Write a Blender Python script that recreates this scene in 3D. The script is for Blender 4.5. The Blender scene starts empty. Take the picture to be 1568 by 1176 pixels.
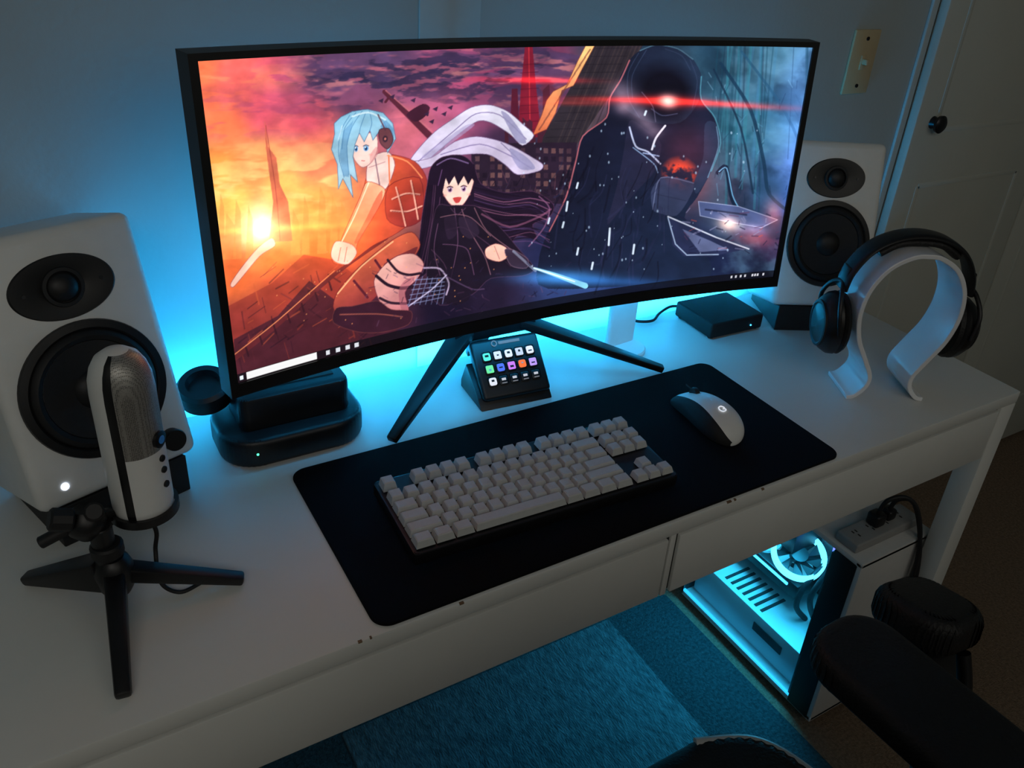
import bpy, bmesh, math, random
import numpy as np
from mathutils import Matrix, Vector, Euler
random.seed(3); np.random.seed(3)
TZ=0.75
COL=bpy.context.collection
# ---------------------------------------------------------------- materials
def lin(c):
    return tuple((x/12.92 if x<=.04045 else ((x+.055)/1.055)**2.4) for x in [v/255. for v in c])
def mat(name,rgb,rough=.5,metal=0.,var=.06,scale=60.,bump=0.,bscale=300.,coat=0.,spec=.5):
    m=bpy.data.materials.new(name); m.use_nodes=True; nt=m.node_tree; b=nt.nodes['Principled BSDF']
    b.inputs['Roughness'].default_value=rough; b.inputs['Metallic'].default_value=metal
    b.inputs['Specular IOR Level'].default_value=spec
    b.inputs['Coat Weight'].default_value=coat
    tc=nt.nodes.new('ShaderNodeTexCoord'); n=nt.nodes.new('ShaderNodeTexNoise'); n.inputs['Scale'].default_value=scale; n.inputs['Detail'].default_value=5
    nt.links.new(tc.outputs['Object'],n.inputs['Vector'])
    r=nt.nodes.new('ShaderNodeValToRGB'); c=lin(rgb)
    r.color_ramp.elements[0].position=.3; r.color_ramp.elements[1].position=.7
    r.color_ramp.elements[0].color=[x*(1-var) for x in c]+[1]; r.color_ramp.elements[1].color=[min(1,x*(1+var)) for x in c]+[1]
    nt.links.new(n.outputs['Fac'],r.inputs['Fac']); nt.links.new(r.outputs['Color'],b.inputs['Base Color'])
    if bump>0:
        n2=nt.nodes.new('ShaderNodeTexNoise'); n2.inputs['Scale'].default_value=bscale; n2.inputs['Detail'].default_value=3
        nt.links.new(tc.outputs['Object'],n2.inputs['Vector'])
        bp=nt.nodes.new('ShaderNodeBump'); bp.inputs['Strength'].default_value=bump; bp.inputs['Distance'].default_value=.002
        nt.links.new(n2.outputs['Fac'],bp.inputs['Height']); nt.links.new(bp.outputs['Normal'],b.inputs['Normal'])
    return m
def emis(name,rgb,st):
    m=bpy.data.materials.new(name); m.use_nodes=True; nt=m.node_tree; b=nt.nodes['Principled BSDF']
    c=lin(rgb); b.inputs['Base Color'].default_value=(*[x*.3 for x in c],1); b.inputs['Emission Color'].default_value=(*c,1); b.inputs['Emission Strength'].default_value=st
    return m
M_white=mat('white_satin_plastic',(230,231,228),.38,var=.02)
M_gloss=mat('white_gloss_acrylic',(236,238,240),.12,var=.01,coat=.6)
M_gloss.node_tree.nodes['Principled BSDF'].inputs['Subsurface Weight'].default_value=.25
M_gloss.node_tree.nodes['Principled BSDF'].inputs['Subsurface Radius'].default_value=(.01,.01,.01)
M_desk=mat('white_lacquer_desk',(222,223,218),.42,var=.03,scale=9,bump=.05,bscale=200)
M_gap=mat('desk_gap_dark',(40,40,38),.8)
M_chip=mat('exposed_particleboard',(120,96,70),.9,var=.3)
M_black=mat('black_plastic',(16,16,18),.42,var=.2)
M_blackm=mat('black_matte',(12,12,13),.75,var=.2,bump=.2,bscale=900)
M_rub=mat('black_rubber',(20,20,22),.6,var=.2)
M_fab=mat('black_mat_cloth',(9,9,11),.95,var=.3,scale=900,bump=.3,bscale=2500,spec=.15)
M_key=mat('keycap_offwhite',(192,194,192),.55,var=.03,scale=200)
M_cone=mat('speaker_cone',(30,30,32),.7,var=.15,scale=200)
M_cap=mat('speaker_dust_cap',(22,22,24),.5)
M_wall=mat('painted_wall',(172,182,182),.75,var=.03,scale=5,bump=.15,bscale=120)
M_door=mat('painted_door',(194,196,186),.5,var=.03,scale=5,bump=.1,bscale=60)
M_trim=mat('painted_trim',(188,196,194),.5,var=.02)
M_ceil=mat('ceiling_paint',(190,190,185),.9)
M_switch=mat('switch_plate_almond',(196,178,140),.4,var=.02)
M_metal=mat('dark_metal',(60,60,62),.35,metal=.9)
M_case=mat('computer_case_white',(205,205,202),.45,var=.02)
M_strip=mat('power_strip_plastic',(150,150,148),.5,var=.02)
M_pcb=mat('circuit_board_dark',(25,28,34),.5)
M_leather=mat('black_leatherette',(15,15,16),.55,var=.25,scale=90,bump=.5,bscale=260)
M_carpet=mat('carpet_beige',(138,118,98),.98,var=.28,scale=160,bump=1.,bscale=420,spec=.1)
M_rug_lit=mat('rug_lit_field_teal',(76,98,102),.98,var=.42,scale=150,bump=1.,bscale=330,spec=.1)  # lighter tone paints in floor lit by the computer's glow
M_rug_shade=mat('rug_shade_band_teal',(50,70,74),.98,var=.38,scale=150,bump=1.,bscale=330,spec=.1)  # darker tone paints in shade where the case blocks its glow
for mm in (M_rug_lit,M_rug_shade,M_carpet):
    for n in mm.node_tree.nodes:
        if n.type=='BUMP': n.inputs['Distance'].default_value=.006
for n in [n for n in M_rug_lit.node_tree.nodes if n.type=='TEX_COORD']:
    nt=M_rug_lit.node_tree; mp=nt.nodes.new('ShaderNodeMapping'); mp.inputs['Scale'].default_value=(1.,.35,1.)
    nt.links.new(n.outputs['Object'],mp.inputs['Vector'])
    for t in [t for t in nt.nodes if t.type=='TEX_NOISE']: nt.links.new(mp.outputs['Vector'],t.inputs['Vector'])
M_grille=mat('microphone_grille',(130,126,120),.45,metal=.6,var=.1)
nt=M_grille.node_tree; b=nt.nodes['Principled BSDF']
vo=nt.nodes.new('ShaderNodeTexVoronoi'); vo.inputs['Scale'].default_value=700; tc=[n for n in nt.nodes if n.type=='TEX_COORD'][0]
vo.inputs['Randomness'].default_value=.25
nt.links.new(tc.outputs['Object'],vo.inputs['Vector'])
rr=nt.nodes.new('ShaderNodeValToRGB'); rr.color_ramp.elements[0].color=(.09,.088,.082,1); rr.color_ramp.elements[1].color=(.42,.41,.38,1); rr.color_ramp.elements[0].position=.2; rr.color_ramp.elements[1].position=.5
nt.links.new(vo.outputs['Distance'],rr.inputs['Fac']); nt.links.new(rr.outputs['Color'],b.inputs['Base Color'])
M_glass=bpy.data.materials.new('case_side_glass'); M_glass.use_nodes=True; nt=M_glass.node_tree; nt.nodes.clear()
o=nt.nodes.new('ShaderNodeOutputMaterial'); mx=nt.nodes.new('ShaderNodeMixShader'); t=nt.nodes.new('ShaderNodeBsdfTransparent'); t.inputs[0].default_value=(.85,.9,.92,1)
g=nt.nodes.new('ShaderNodeBsdfGlossy'); g.inputs['Roughness'].default_value=.03; g.inputs[0].default_value=(1,1,1,1); mx.inputs[0].default_value=.06
nt.links.new(t.outputs[0],mx.inputs[1]); nt.links.new(g.outputs[0],mx.inputs[2]); nt.links.new(mx.outputs[0],o.inputs[0])
E_cyan=emis('cyan_led',(60,190,255),5.); E_ring=emis('cyan_ring_light',(90,215,255),4.); E_white=emis('white_led',(235,240,255),6.); E_green=emis('green_led',(60,255,150),5.)
E_logo=emis('mouse_logo_light',(220,225,235),.9)
E_violet=emis('violet_led',(90,90,255),4.)
E_strip=emis('led_strip_diodes',(60,190,255),8.)
# ---------------------------------------------------------------- mesh helpers
def empty(name,loc=(0,0,0),yaw=0.,rot=None):
    e=bpy.data.objects.new(name,None); COL.objects.link(e); e.empty_display_size=.02
    e.location=loc; e.rotation_euler=rot if rot else (0,0,yaw); return e
def fin(bm,name,parent,mats,M=None,smooth=False,shade=35):
    if M is not None: bmesh.ops.transform(bm,matrix=M,verts=bm.verts)
    me=bpy.data.meshes.new(name); bm.normal_update(); bm.to_mesh(me); bm.free()
    if not isinstance(mats,(list,tuple)): mats=[mats]
    for m in mats: me.materials.append(m)
    if smooth:
        for p in me.polygons: p.use_smooth=True
        try: me.set_sharp_from_angle(angle=math.radians(shade))
        except Exception: pass
    ob=bpy.data.objects.new(name,me); COL.objects.link(ob)
    if parent: ob.parent=parent
    return ob
def T(x=0,y=0,z=0,rx=0,ry=0,rz=0):
    return Matrix.Translation((x,y,z))@Euler((rx,ry,rz)).to_matrix().to_4x4()
def addbox(bm,size,c,bev=0.,seg=2):
    r=bmesh.ops.create_cube(bm,size=1.); vs=r['verts']
    bmesh.ops.scale(bm,vec=size,verts=vs)
    if bev>0:
        es=list(set(e for v in vs for e in v.link_edges))
        q=bmesh.ops.bevel(bm,geom=es,offset=bev,segments=seg,affect='EDGES',profile=.5)
        vs=list(set(v for v in q['verts'])|set(v for v in vs if v.is_valid))
    bmesh.ops.translate(bm,vec=c,verts=vs)
    return vs
def box(name,parent,size,c,m,bev=0.,seg=2,M=None):
    bm=bmesh.new(); addbox(bm,size,c,bev,seg); return fin(bm,name,parent,m,M,smooth=bev>0)
def lathe(name,parent,prof,m,M=None,n=48,sx=1.,sy=1.,shade=35,matfn=None):
    bm=bmesh.new(); rings=[]
    for r,z in prof:
        if r<1e-6: rings.append([bm.verts.new((0,0,z))])
        else: rings.append([bm.verts.new((r*sx*math.cos(2*math.pi*i/n),r*sy*math.sin(2*math.pi*i/n),z)) for i in range(n)])
    for k in range(len(rings)-1):
        a,b=rings[k],rings[k+1]
        for i in range(n):
            j=(i+1)%n
            if len(a)==1 and len(b)==1: continue
            if len(a)==1: f=bm.faces.new((a[0],b[i],b[j]))
            elif len(b)==1: f=bm.faces.new((a[i],a[j],b[0]))
            else: f=bm.faces.new((a[i],a[j],b[j],b[i]))
            if matfn: f.material_index=matfn(k,i)
    bmesh.ops.recalc_face_normals(bm,faces=bm.faces)
    return fin(bm,name,parent,m,M,smooth=True,shade=shade)
def cyl(name,parent,r,h,c,m,M=None,n=32,bev=.0,r2=None):
    r2=r if r2 is None else r2; b=bev
    pr=[(0,0),(r-b,0),(r,b),(r2,h-b),(r2-b,h),(0,h)] if b>0 else [(0,0),(r,0),(r2,h),(0,h)]
    MM=(M if M is not None else Matrix.Identity(4))@Matrix.Translation(c)
    return lathe(name,parent,pr,m,MM,n=n)
def smoothpath(pts,sub=8,closed=False):
    P=[Vector(p) for p in pts]; out=[]; n=len(P)
    for i in range(n if closed else n-1):
        p0=P[(i-1)%n] if (closed or i>0) else P[0]; p1=P[i]; p2=P[(i+1)%n]; p3=P[(i+2)%n] if (closed or i+2<n) else P[-1]
        for k in range(sub):
            t=k/sub; out.append(.5*((2*p1)+(-p0+p2)*t+(2*p0-5*p1+4*p2-p3)*t*t+(-p0+3*p1-3*p2+p3)*t**3))
    if not closed: out.append(P[-1])
    return out
def tube(name,parent,pts,r,m,n=10,sub=8,closed=False,smooth=True):
    P=smoothpath(pts,sub,closed) if smooth else [Vector(p) for p in pts]
    bm=bmesh.new(); rings=[]; N=len(P); up=None
    for i,p in enumerate(P):
        a=P[(i-1)%N] if (closed or i>0) else p; b=P[(i+1)%N] if (closed or i<N-1) else p
        t=(b-a).normalized()
        if up is None: up=t.orthogonal().normalized()
        up=(up-t*up.dot(t)); up=up.normalized() if up.length>1e-6 else t.orthogonal().normalized()
        s=t.cross(up)
        rings.append([bm.verts.new(p+(up*math.cos(2*math.pi*k/n)+s*math.sin(2*math.pi*k/n))*r) for k in range(n)])
    for i in range(N if closed else N-1):
        a,b=rings[i],rings[(i+1)%N]
        for k in range(n): bm.faces.new((a[k],a[(k+1)%n],b[(k+1)%n],b[k]))
    if not closed: bm.faces.new(rings[0][::-1]); bm.faces.new(rings[-1])
    bmesh.ops.recalc_face_normals(bm,faces=bm.faces)
    return fin(bm,name,parent,m,None,smooth=True,shade=50)
def prism(name,parent,poly,h,m,M=None,bev=0.,seg=2):
    bm=bmesh.new(); a=[bm.verts.new((x,y,0)) for x,y in poly]; b=[bm.verts.new((x,y,h)) for x,y in poly]; n=len(poly)
    bm.faces.new(a[::-1]); bm.faces.new(b)
    for i in range(n): bm.faces.new((a[i],a[(i+1)%n],b[(i+1)%n],b[i]))
    bmesh.ops.recalc_face_normals(bm,faces=bm.faces)
    if bev>0: bmesh.ops.bevel(bm,geom=list(bm.edges),offset=bev,segments=seg,affect='EDGES',profile=.5)
    return fin(bm,name,parent,m,M,smooth=True)
def rrect(x0,y0,x1,y1,r,n=8):
    o=[]
    for cx,cy,a in ((x1-r,y1-r,0),(x0+r,y1-r,90),(x0+r,y0+r,180),(x1-r,y0+r,270)):
        for k in range(n+1):
            t=math.radians(a+90*k/n); o.append((cx+r*math.cos(t),cy+r*math.sin(t)))
    return o
def beam(name,parent,p0,p1,w0,h0,w1,h1,m,bev=.002):
    p0,p1=Vector(p0),Vector(p1); t=(p1-p0).normalized(); s=t.cross(Vector((0,0,1)))
    s=s.normalized() if s.length>1e-4 else Vector((1,0,0)); u=s.cross(t)
    bm=bmesh.new(); v=[]
    for p,w,h in ((p0,w0,h0),(p1,w1,h1)):
        for a,b in ((-1,-1),(1,-1),(1,1),(-1,1)): v.append(bm.verts.new(p+s*a*w/2+u*b*h/2))
    for f in ((0,1,2,3),(7,6,5,4),(0,4,5,1),(1,5,6,2),(2,6,7,3),(3,7,4,0)): bm.faces.new([v[i] for i in f])
    bmesh.ops.recalc_face_normals(bm,faces=bm.faces)
    if bev: bmesh.ops.bevel(bm,geom=list(bm.edges),offset=bev,segments=2,affect='EDGES',profile=.5)
    return fin(bm,name,parent,m,None,smooth=True)
def alight(name,loc,rot,sx,sy,en,col,parent=None):
    l=bpy.data.lights.new(name,'AREA'); l.shape='RECTANGLE'; l.size=sx;l.size_y=sy;l.energy=en;l.color=col
    o=bpy.data.objects.new(name,l); COL.objects.link(o); o.location=loc;o.rotation_euler=rot
    if parent:o.parent=parent
    return o
# ---------------------------------------------------------------- ROOM
YW=1.0; FZ=-.75; CZ=1.7; XL=-1.6; XR=2.75; YF=-2.4
def simple(name,size,c,m,bev=0): return box(name,None,size,c,m,bev)
simple('floor',(XR-XL+.2,YW-YF+.2,.05),((XR+XL)/2,(YW+YF)/2,FZ-.025),M_carpet)
simple('ceiling',(XR-XL+.2,YW-YF+.2,.05),((XR+XL)/2,(YW+YF)/2,CZ+.025),M_ceil)
simple('wall_back',(XR-XL+.2,.1,CZ-FZ),((XR+XL)/2,YW+.05,(CZ+FZ)/2),M_wall)
simple('wall_left',(.1,YW-YF,CZ-FZ),(XL-.05,(YW+YF)/2,(CZ+FZ)/2),M_wall)
simple('wall_right',(.1,YW-YF,CZ-FZ),(XR+.05,(YW+YF)/2,(CZ+FZ)/2),M_wall)
simple('wall_front',(XR-XL,.1,CZ-FZ),((XR+XL)/2,YF-.05,(CZ+FZ)/2),M_wall)
simple('baseboard_back',(1.53-XL,.012,.08),((1.53+XL)/2,YW-.006,FZ+.04),M_trim,.003)
simple('trim_1',(.09,.005,CZ-FZ-.09),(.528,YW-.0025,(CZ+FZ)/2+.04),M_trim,.002)
simple('trim_2',(.018,.007,CZ-FZ-.2),(1.549,YW-.0035,(CZ+FZ)/2-.1),M_trim,.002)
for i,(x0,x1) in enumerate(((1.563,2.070),(2.076,2.60))):
    e=empty('door_%d'%(i+1),((x0+x1)/2,YW-.012,FZ+.01)); w=x1-x0
    box('slab',e,(w,.022,2.05),(0,-.002,1.025),M_door,.003)
    for k,(za,zb) in enumerate(((.16,.9),(1.02,1.93))):
        for nm,sz,c in (('a',(w-.14,.006,.012),(0,-.015,za)),('b',(w-.14,.006,.012),(0,-.015,zb)),('c',(.012,.006,zb-za),(-(w-.14)/2,-.015,(za+zb)/2)),('d',(.012,.006,zb-za),((w-.14)/2,-.015,(za+zb)/2))):
            box('panel_moulding_%d%s'%(k,nm),e,(sz[0],.002,sz[2]),(c[0],-.0130,c[2]),M_door,.0008)
    if i==0:
        lathe('knob',e,[(0,.0),(.013,0),(.011,.006),(.010,.010),(.017,.014),(.018,.020),(.013,.024),(0,.025)],M_metal,T(1.619-(x0+x1)/2,-.013,.296-FZ-.01,rx=math.pi/2))
e=empty('light_switch',(1.376,YW,.417))
box('plate',e,(.070,.006,.115),(0,-.003,0),M_switch,.0025)
box('toggle_surround',e,(.012,.003,.026),(0,-.007,0),M_switch,.001)
box('toggle',e,(.007,.014,.010),(0,-.012,.002),M_switch,.002,M=None)
for s in (-1,1): cyl('screw_%d'%(s+1),e,.0035,.002,(0,0,0),M_metal,T(0,-.006,s*.042,rx=math.pi/2),n=12)
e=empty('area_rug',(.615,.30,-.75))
prism('shade_band',e,rrect(-.455,-.70,.470,.645,.01,3),.0070,M_rug_shade,T(0,0,.0003),.002,2)  # shaded floor beside the computer, put into the rug colour
prism('lit_field',e,rrect(-.305,-.55,.305,.640,.004,3),.0090,M_rug_lit,T(0,0,.0004),.002,2)
# ---------------------------------------------------------------- DESK
DX0,DX1,DY0,DY1=-.482,1.318,.487,.955
e=empty('desk',(0,0,-.75))
H=.75
def dbox(n,x0,x1,y0,y1,z0,z1,m=M_desk,bev=.002): return box(n,e,(x1-x0,y1-y0,z1-z0),((x0+x1)/2,(y0+y1)/2,H+(z0+z1)/2),m,bev)
dbox('top',DX0,DX1,DY0,DY1,-.022,0,bev=.0025)
dbox('carcass',DX0+.04,DX1-.04,DY0+.012,DY1-.004,-.122,-.0225,M_desk,0)
dbox('shadow_gap',DX0+.041,DX1-.041,DY0+.006,DY0+.0118,-.118,-.0225,M_gap,0)
dbox('drawer_front_1',DX0+.043,.5870,DY0+.001,DY0+.014,-.121,-.0275,bev=.0015)
dbox('divider',.5915,.6005,DY0+.003,DY0+.014,-.124,-.023,bev=.001)
dbox('drawer_front_2',.6050,DX1-.043,DY0+.001,DY0+.014,-.121,-.0275,bev=.0015)
for i,(x,y) in enumerate(((DX0+.02,DY0+.020),(DX1-.02,DY0+.020),(DX0+.02,DY1-.021),(DX1-.02,DY1-.021))):
    dbox('leg_%d'%(i+1),x-.02,x+.02,y-.0195,y+.0195,-.75,-.0225)
dbox('side_rail_1',DX1-.0395,DX1-.0005,DY0+.04,DY1-.041,-.06,-.0225)
dbox('side_rail_2',DX0+.0005,DX0+.0395,DY0+.04,DY1-.041,-.06,-.0225)
for i,(x,w_) in enumerate(((.191,.004),(.203,.002),(.301,.005),(.675,.007),(.687,.003),(.735,.004))):
    dbox('edge_chip_%d'%i,x,x+w_,DY0-.0002,DY0+.0025,-.0018,.0002,M_chip,0)
# ---------------------------------------------------------------- DESK MAT
e=empty('desk_mat',(.552,.6335,.0002))
prism('cloth',e,rrect(-.340,-.1425,.340,.1425,.019),.0035,M_fab,None,.0008,1)
# ---------------------------------------------------------------- KEYBOARD
kb=empty('keyboard',(.284,.558,.004),-.041)
U=.01905
prism('case',kb,rrect(-.004,-.005,.3515,.1285,.006),.016,M_black,T(0,0,.001,rx=.035),.002)
bm=bmesh.new()
def key(x,w,yoff,h):
    x0=x*U+.0009; x1=(x+w)*U-.0009; y0=yoff*U+.0009; y1=(yoff+1)*U-.0009; zb=.0185+.035*y0; zt=zb+h-.001
    a=.0026; fr=.0034; bk=.0014
    L=[[(x0,y0,zb),(x1,y0,zb),(x1,y1,zb),(x0,y1,zb)],
       [(x0+a*.75,y0+fr*.75,zt-.0012),(x1-a*.75,y0+fr*.75,zt-.0012),(x1-a*.75,y1-bk*.75,zt-.0008),(x0+a*.75,y1-bk*.75,zt-.0008)],
       [(x0+a*1.2,y0+fr*1.1,zt-.0002),(x1-a*1.2,y0+fr*1.1,zt-.0002),(x1-a*1.2,y1-bk*1.5,zt+.0003),(x0+a*1.2,y1-bk*1.5,zt+.0003)]]
    V=[[bm.verts.new(p) for p in q] for q in L]
    for i in range(2):
        for k in range(4): bm.faces.new((V[i][k],V[i][(k+1)%4],V[i+1][(k+1)%4],V[i+1][k]))
    bm.faces.new(V[2])
rows=[]
rows.append((5.35,[0]+[2,3,4,5]+[6.5,7.5,8.5,9.5]+[11,12,13,14]+[15.25,16.25,17.25],[1]*16,.0115))
rows.append((4,list(range(13))+[13]+[15.25,16.25,17.25],[1]*13+[2]+[1]*3,.0115))
rows.append((3,[0]+[1.5+i for i in range(12)]+[13.5]+[15.25,16.25,17.25],[1.5]+[1]*12+[1.5]+[1]*3,.0100))
rows.append((2,[0]+[1.75+i for i in range(11)]+[12.75],[1.75]+[1]*11+[2.25],.0092))
rows.append((1,[0]+[2.25+i for i in range(10)]+[12.25]+[16.25],[2.25]+[1]*10+[2.75]+[1],.0092))
rows.append((0,[0,1.25,2.5,3.75,10,11.25,12.5,13.75,15.25,16.25,17.25],[1.25,1.25,1.25,6.25,1.25,1.25,1.25,1.25,1,1,1],.0095))
for y,xs,ws,h in rows:
    for x,w in zip(xs,ws): key(x,w,y,h)
fin(bm,'keycaps',kb,M_key)
# ---------------------------------------------------------------- MOUSE
ms=empty('mouse',(.770,.634,.0042),-.09)
bm=bmesh.new(); NA=28; Lm=.124; rings=[]
prof=[(0,.0,.006),(.03,.018,.016),(.1,.0265,.027),(.22,.0318,.0355),(.36,.0325,.0395),(.5,.031,.0395),(.65,.0298,.036),(.8,.0295,.029),(.92,.0285,.021),(.98,.026,.016),(1,.02,.010)]
for t,w,h in prof:
    w=max(w,.004); y=-Lm/2+Lm*t; ring=[]
    for k in range(NA):
        a=2*math.pi*k/NA; cx,cz=math.cos(a),math.sin(a)
        x=w*math.copysign(abs(cx)**.8,cx)*(1-.10*max(0,cz)); z=(h*.42)+(h*.58*math.copysign(abs(cz)**.85,cz) if cz>0 else h*.42*math.copysign(abs(cz)**.5,cz))
        ring.append(bm.verts.new((x,y,z)))
    rings.append(ring)
for i in range(len(rings)-1):
    for k in range(NA):
        f=bm.faces.new((rings[i][k],rings[i][(k+1)%NA],rings[i+1][(k+1)%NA],rings[i+1][k]))
        a=(k+.5)/NA*360
        f.material_index=0 if (a>335 or a<132) else 1
f=bm.faces.new(rings[0][::-1]); bm.faces.new(rings[-1]).material_index=1; bmesh.ops.recalc_face_normals(bm,faces=bm.faces)
ob=fin(bm,'shell',ms,[M_white,M_blackm],smooth=True,shade=80)
s=ob.modifiers.new('s','SUBSURF'); s.levels=2; s.render_levels=2
lathe('scroll_wheel',ms,[(0,-.0035),(.0085,-.0035),(.0095,0),(.0085,.0035),(0,.0035)],M_rub,T(0,.038,.0268,ry=math.pi/2))
box('button_split',ms,(.0012,.040,.002),(0,.040,.0297),M_gap)
tube('logo',ms,[(.005,-.023,.0386),(.002,-.019,.0392),(-.003,-.020,.0391),(-.005,-.025,.0385),(-.002,-.029,.0377),(.004,-.028,.0378),(.004,-.0245,.0384),(.001,-.0245,.0385)],.0007,E_logo,n=6,sub=4)
# ---------------------------------------------------------------- MONITOR
mon=empty('ultrawide_monitor',(.557,.740,0),-.016)
W,Hs,R0,tl,z0=.805,.333,2.0,.064,.160
cm=math.cos(W/2/R0)
def S(x,v,d=0.):
    th=x/R0; r=R0+d
    return (r*math.sin(th), r*math.cos(th)-R0*cm+v*math.sin(tl), z0+v*math.cos(tl))
def curved(name,x0,x1,v0,v1,da,db,m,n=40):
    bm=bmesh.new(); rg=[]
    for i in range(n+1):
        x=x0+(x1-x0)*i/n
        rg.append([bm.verts.new(S(x,v,d)) for v,d in ((v0,da),(v1,da),(v1,db),(v0,db))])
    for i in range(n):
        for k in range(4): bm.faces.new((rg[i][k],rg[i][(k+1)%4],rg[i+1][(k+1)%4],rg[i+1][k]))
    bm.faces.new(rg[0]); bm.faces.new(rg[-1][::-1]); bmesh.ops.recalc_face_normals(bm,faces=bm.faces)
    return fin(bm,name,mon,m,None,smooth=True,shade=30)
bz=.009; bt=.007
curved('housing',-W/2-bz,W/2+bz,-.0155,Hs+bt,.0012,.024,M_black)
curved('bezel_bottom',-W/2-bz,W/2+bz,-.0155,0,-.003,.0015,M_black)
curved('bezel_top',-W/2-bz,W/2+bz,Hs,Hs+bt,-.003,.0015,M_black)
curved('bezel_side_1',-W/2-bz,-W/2,-.0001,Hs+.0001,-.0029,.0015,M_black,4)
curved('bezel_side_2',W/2,W/2+bz,-.0001,Hs+.0001,-.0029,.0015,M_black,4)
curved('rear_bulge',-.24,.24,.05,.28,.024,.05,M_black)
curved('added_bias_strip',-.34,.34,.020,.030,.0241,.0262,E_strip)
alight('added_bias_glow',(0,.075,.195),(math.radians(75),0,0),.68,.03,2.0,(.02,.44,.95),mon)  # strip and lamp added behind the panel for a cyan wash on desk and wall
box('column',mon,(.055,.022,.26),(-.005,.152,.20),M_black,.006)
box('tilt_bracket',mon,(.09,.075,.09),(-.005,.122,.30),M_black,.006)
prism('hub',mon,[(-.075,.130),(.060,.130),(.055,.165),(.02,.185),(-.03,.185),(-.06,.165)],.022,M_black,T(0,0,.074),.003)
beam('leg_1',mon,(-.052,.145,.086),(-.210,.034,.009),.034,.014,.014,.010,M_black)
beam('leg_2',mon,(.040,.145,.086),(.246,.042,.009),.034,.014,.014,.010,M_black)
beam('leg_3',mon,(-.005,.170,.083),(-.005,.205,.008),.04,.014,.024,.010,M_black)
# ---- screen picture: painted per vertex on a dense grid of the curved panel
NX,NY=1040,432
uu,vv=np.meshgrid(np.linspace(0,1,NX),np.linspace(0,1,NY))
q=np.array([(293,97),(1247,68),(1183,425),(367,585)],float); s_=np.array([(0,1),(1,1),(1,0),(0,0)],float)
A=[];B=[]
for (u,v),(x,y) in zip(s_,q):
    A.append([u,v,1,0,0,0,-u*x,-v*x]);B.append(x); A.append([0,0,0,u,v,1,-u*y,-v*y]);B.append(y)
h=np.append(np.linalg.solve(np.array(A),np.array(B)),1).reshape(3,3)
U_=uu.ravel();V_=vv.ravel(); w_=h[2,0]*U_+h[2,1]*V_+1
X=(h[0,0]*U_+h[0,1]*V_+h[0,2])/w_; Y=(h[1,0]*U_+h[1,1]*V_+h[1,2])/w_
def vnoise(x,y,seed):
    rs=np.random.RandomState(seed); g=rs.rand(256,256)
    xi=np.floor(x).astype(int);yi=np.floor(y).astype(int);fx=x-xi;fy=y-yi;fx=fx*fx*fx*(fx*(fx*6-15)+10);fy=fy*fy*fy*(fy*(fy*6-15)+10)
    a=g[yi%256,xi%256];b=g[yi%256,(xi+1)%256];c=g[(yi+1)%256,xi%256];d=g[(yi+1)%256,(xi+1)%256]
    return (a*(1-fx)+b*fx)*(1-fy)+(c*(1-fx)+d*fx)*fy
def fbm(x,y,seed,o=4):
    s=0;a=.5;t=0
    for k in range(o):
        s=s+a*vnoise(x*2**k+13.7*k,y*2**k+7.3*k,seed+k);t+=a;a*=.5
        x,y=x*.8-y*.6,x*.6+y*.8
    return s/t
ctrl=[(300,110,250,125,85),(350,120,240,110,105),(430,130,232,100,125),(400,180,225,95,115),(340,200,250,125,85),(330,260,255,165,85),(400,250,250,150,95),(350,310,255,200,105),(440,290,255,205,115),(400,355,255,240,190),(480,330,255,175,95),(480,250,250,140,105),(470,190,205,85,105),(520,120,95,64,98),(600,110,78,62,96),(650,150,150,85,120),(700,120,165,75,110),(560,160,120,70,100),(740,100,185,75,110),(800,130,100,52,85),(860,100,110,55,85),(880,150,95,45,65),(700,190,190,100,135),(640,200,215,115,130),(760,180,140,75,110),(780,230,60,42,68),(850,250,48,42,68),(360,420,240,115,65),(420,400,245,120,65),(370,500,130,55,55),(440,450,175,70,55),(430,520,65,36,46),(500,400,255,115,60),(520,460,150,58,55),(600,500,55,30,50),(700,500,26,20,40),(760,460,34,26,46),(860,400,36,40,74),(820,340,66,48,76),(900,440,50,70,120),(1000,440,36,52,100),(1100,420,26,34,62),(1170,420,24,32,54),(950,90,60,66,84),(1000,75,36,54,72),(1130,90,44,76,96),(1200,80,66,108,130),(1235,90,94,140,180),(1150,200,36,84,104),(1200,200,72,124,160),(1228,250,106,146,215),(1212,320,64,96,165),(1180,300,44,76,108),(1130,300,54,56,78),(900,200,88,76,84),(880,260,62,54,74),(1190,380,60,48,78),(1050,420,26,30,56),(1100,250,36,66,86)]
wsum=0;C=0
xw=X+14*(fbm(X/60,Y/40,5,3)-.5);yw=Y+14*(fbm(X/60,Y/40,9,3)-.5)
for cx,cy,r,g,b_ in ctrl:
    w=1/(((xw-cx)**2+(yw-cy)**2)/500+.8)**1.8
    wsum=wsum+w; C=C+w[:,None]*np.array([[r,g,b_]],float)
C=C/wsum[:,None]
def mix(a,col):
    global C
    a=np.clip(a,0,1)[:,None]; C=C*(1-a)+np.array([col],float)*a
def sm(x,a,b): t=np.clip((x-a)/(b-a),0,1); return t*t*(3-2*t)
m1=np.clip(1.2-np.abs(Y-126)/66,0,1)*np.clip((X-410)/110,0,1)*np.clip((935-X)/40,0,1)
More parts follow.
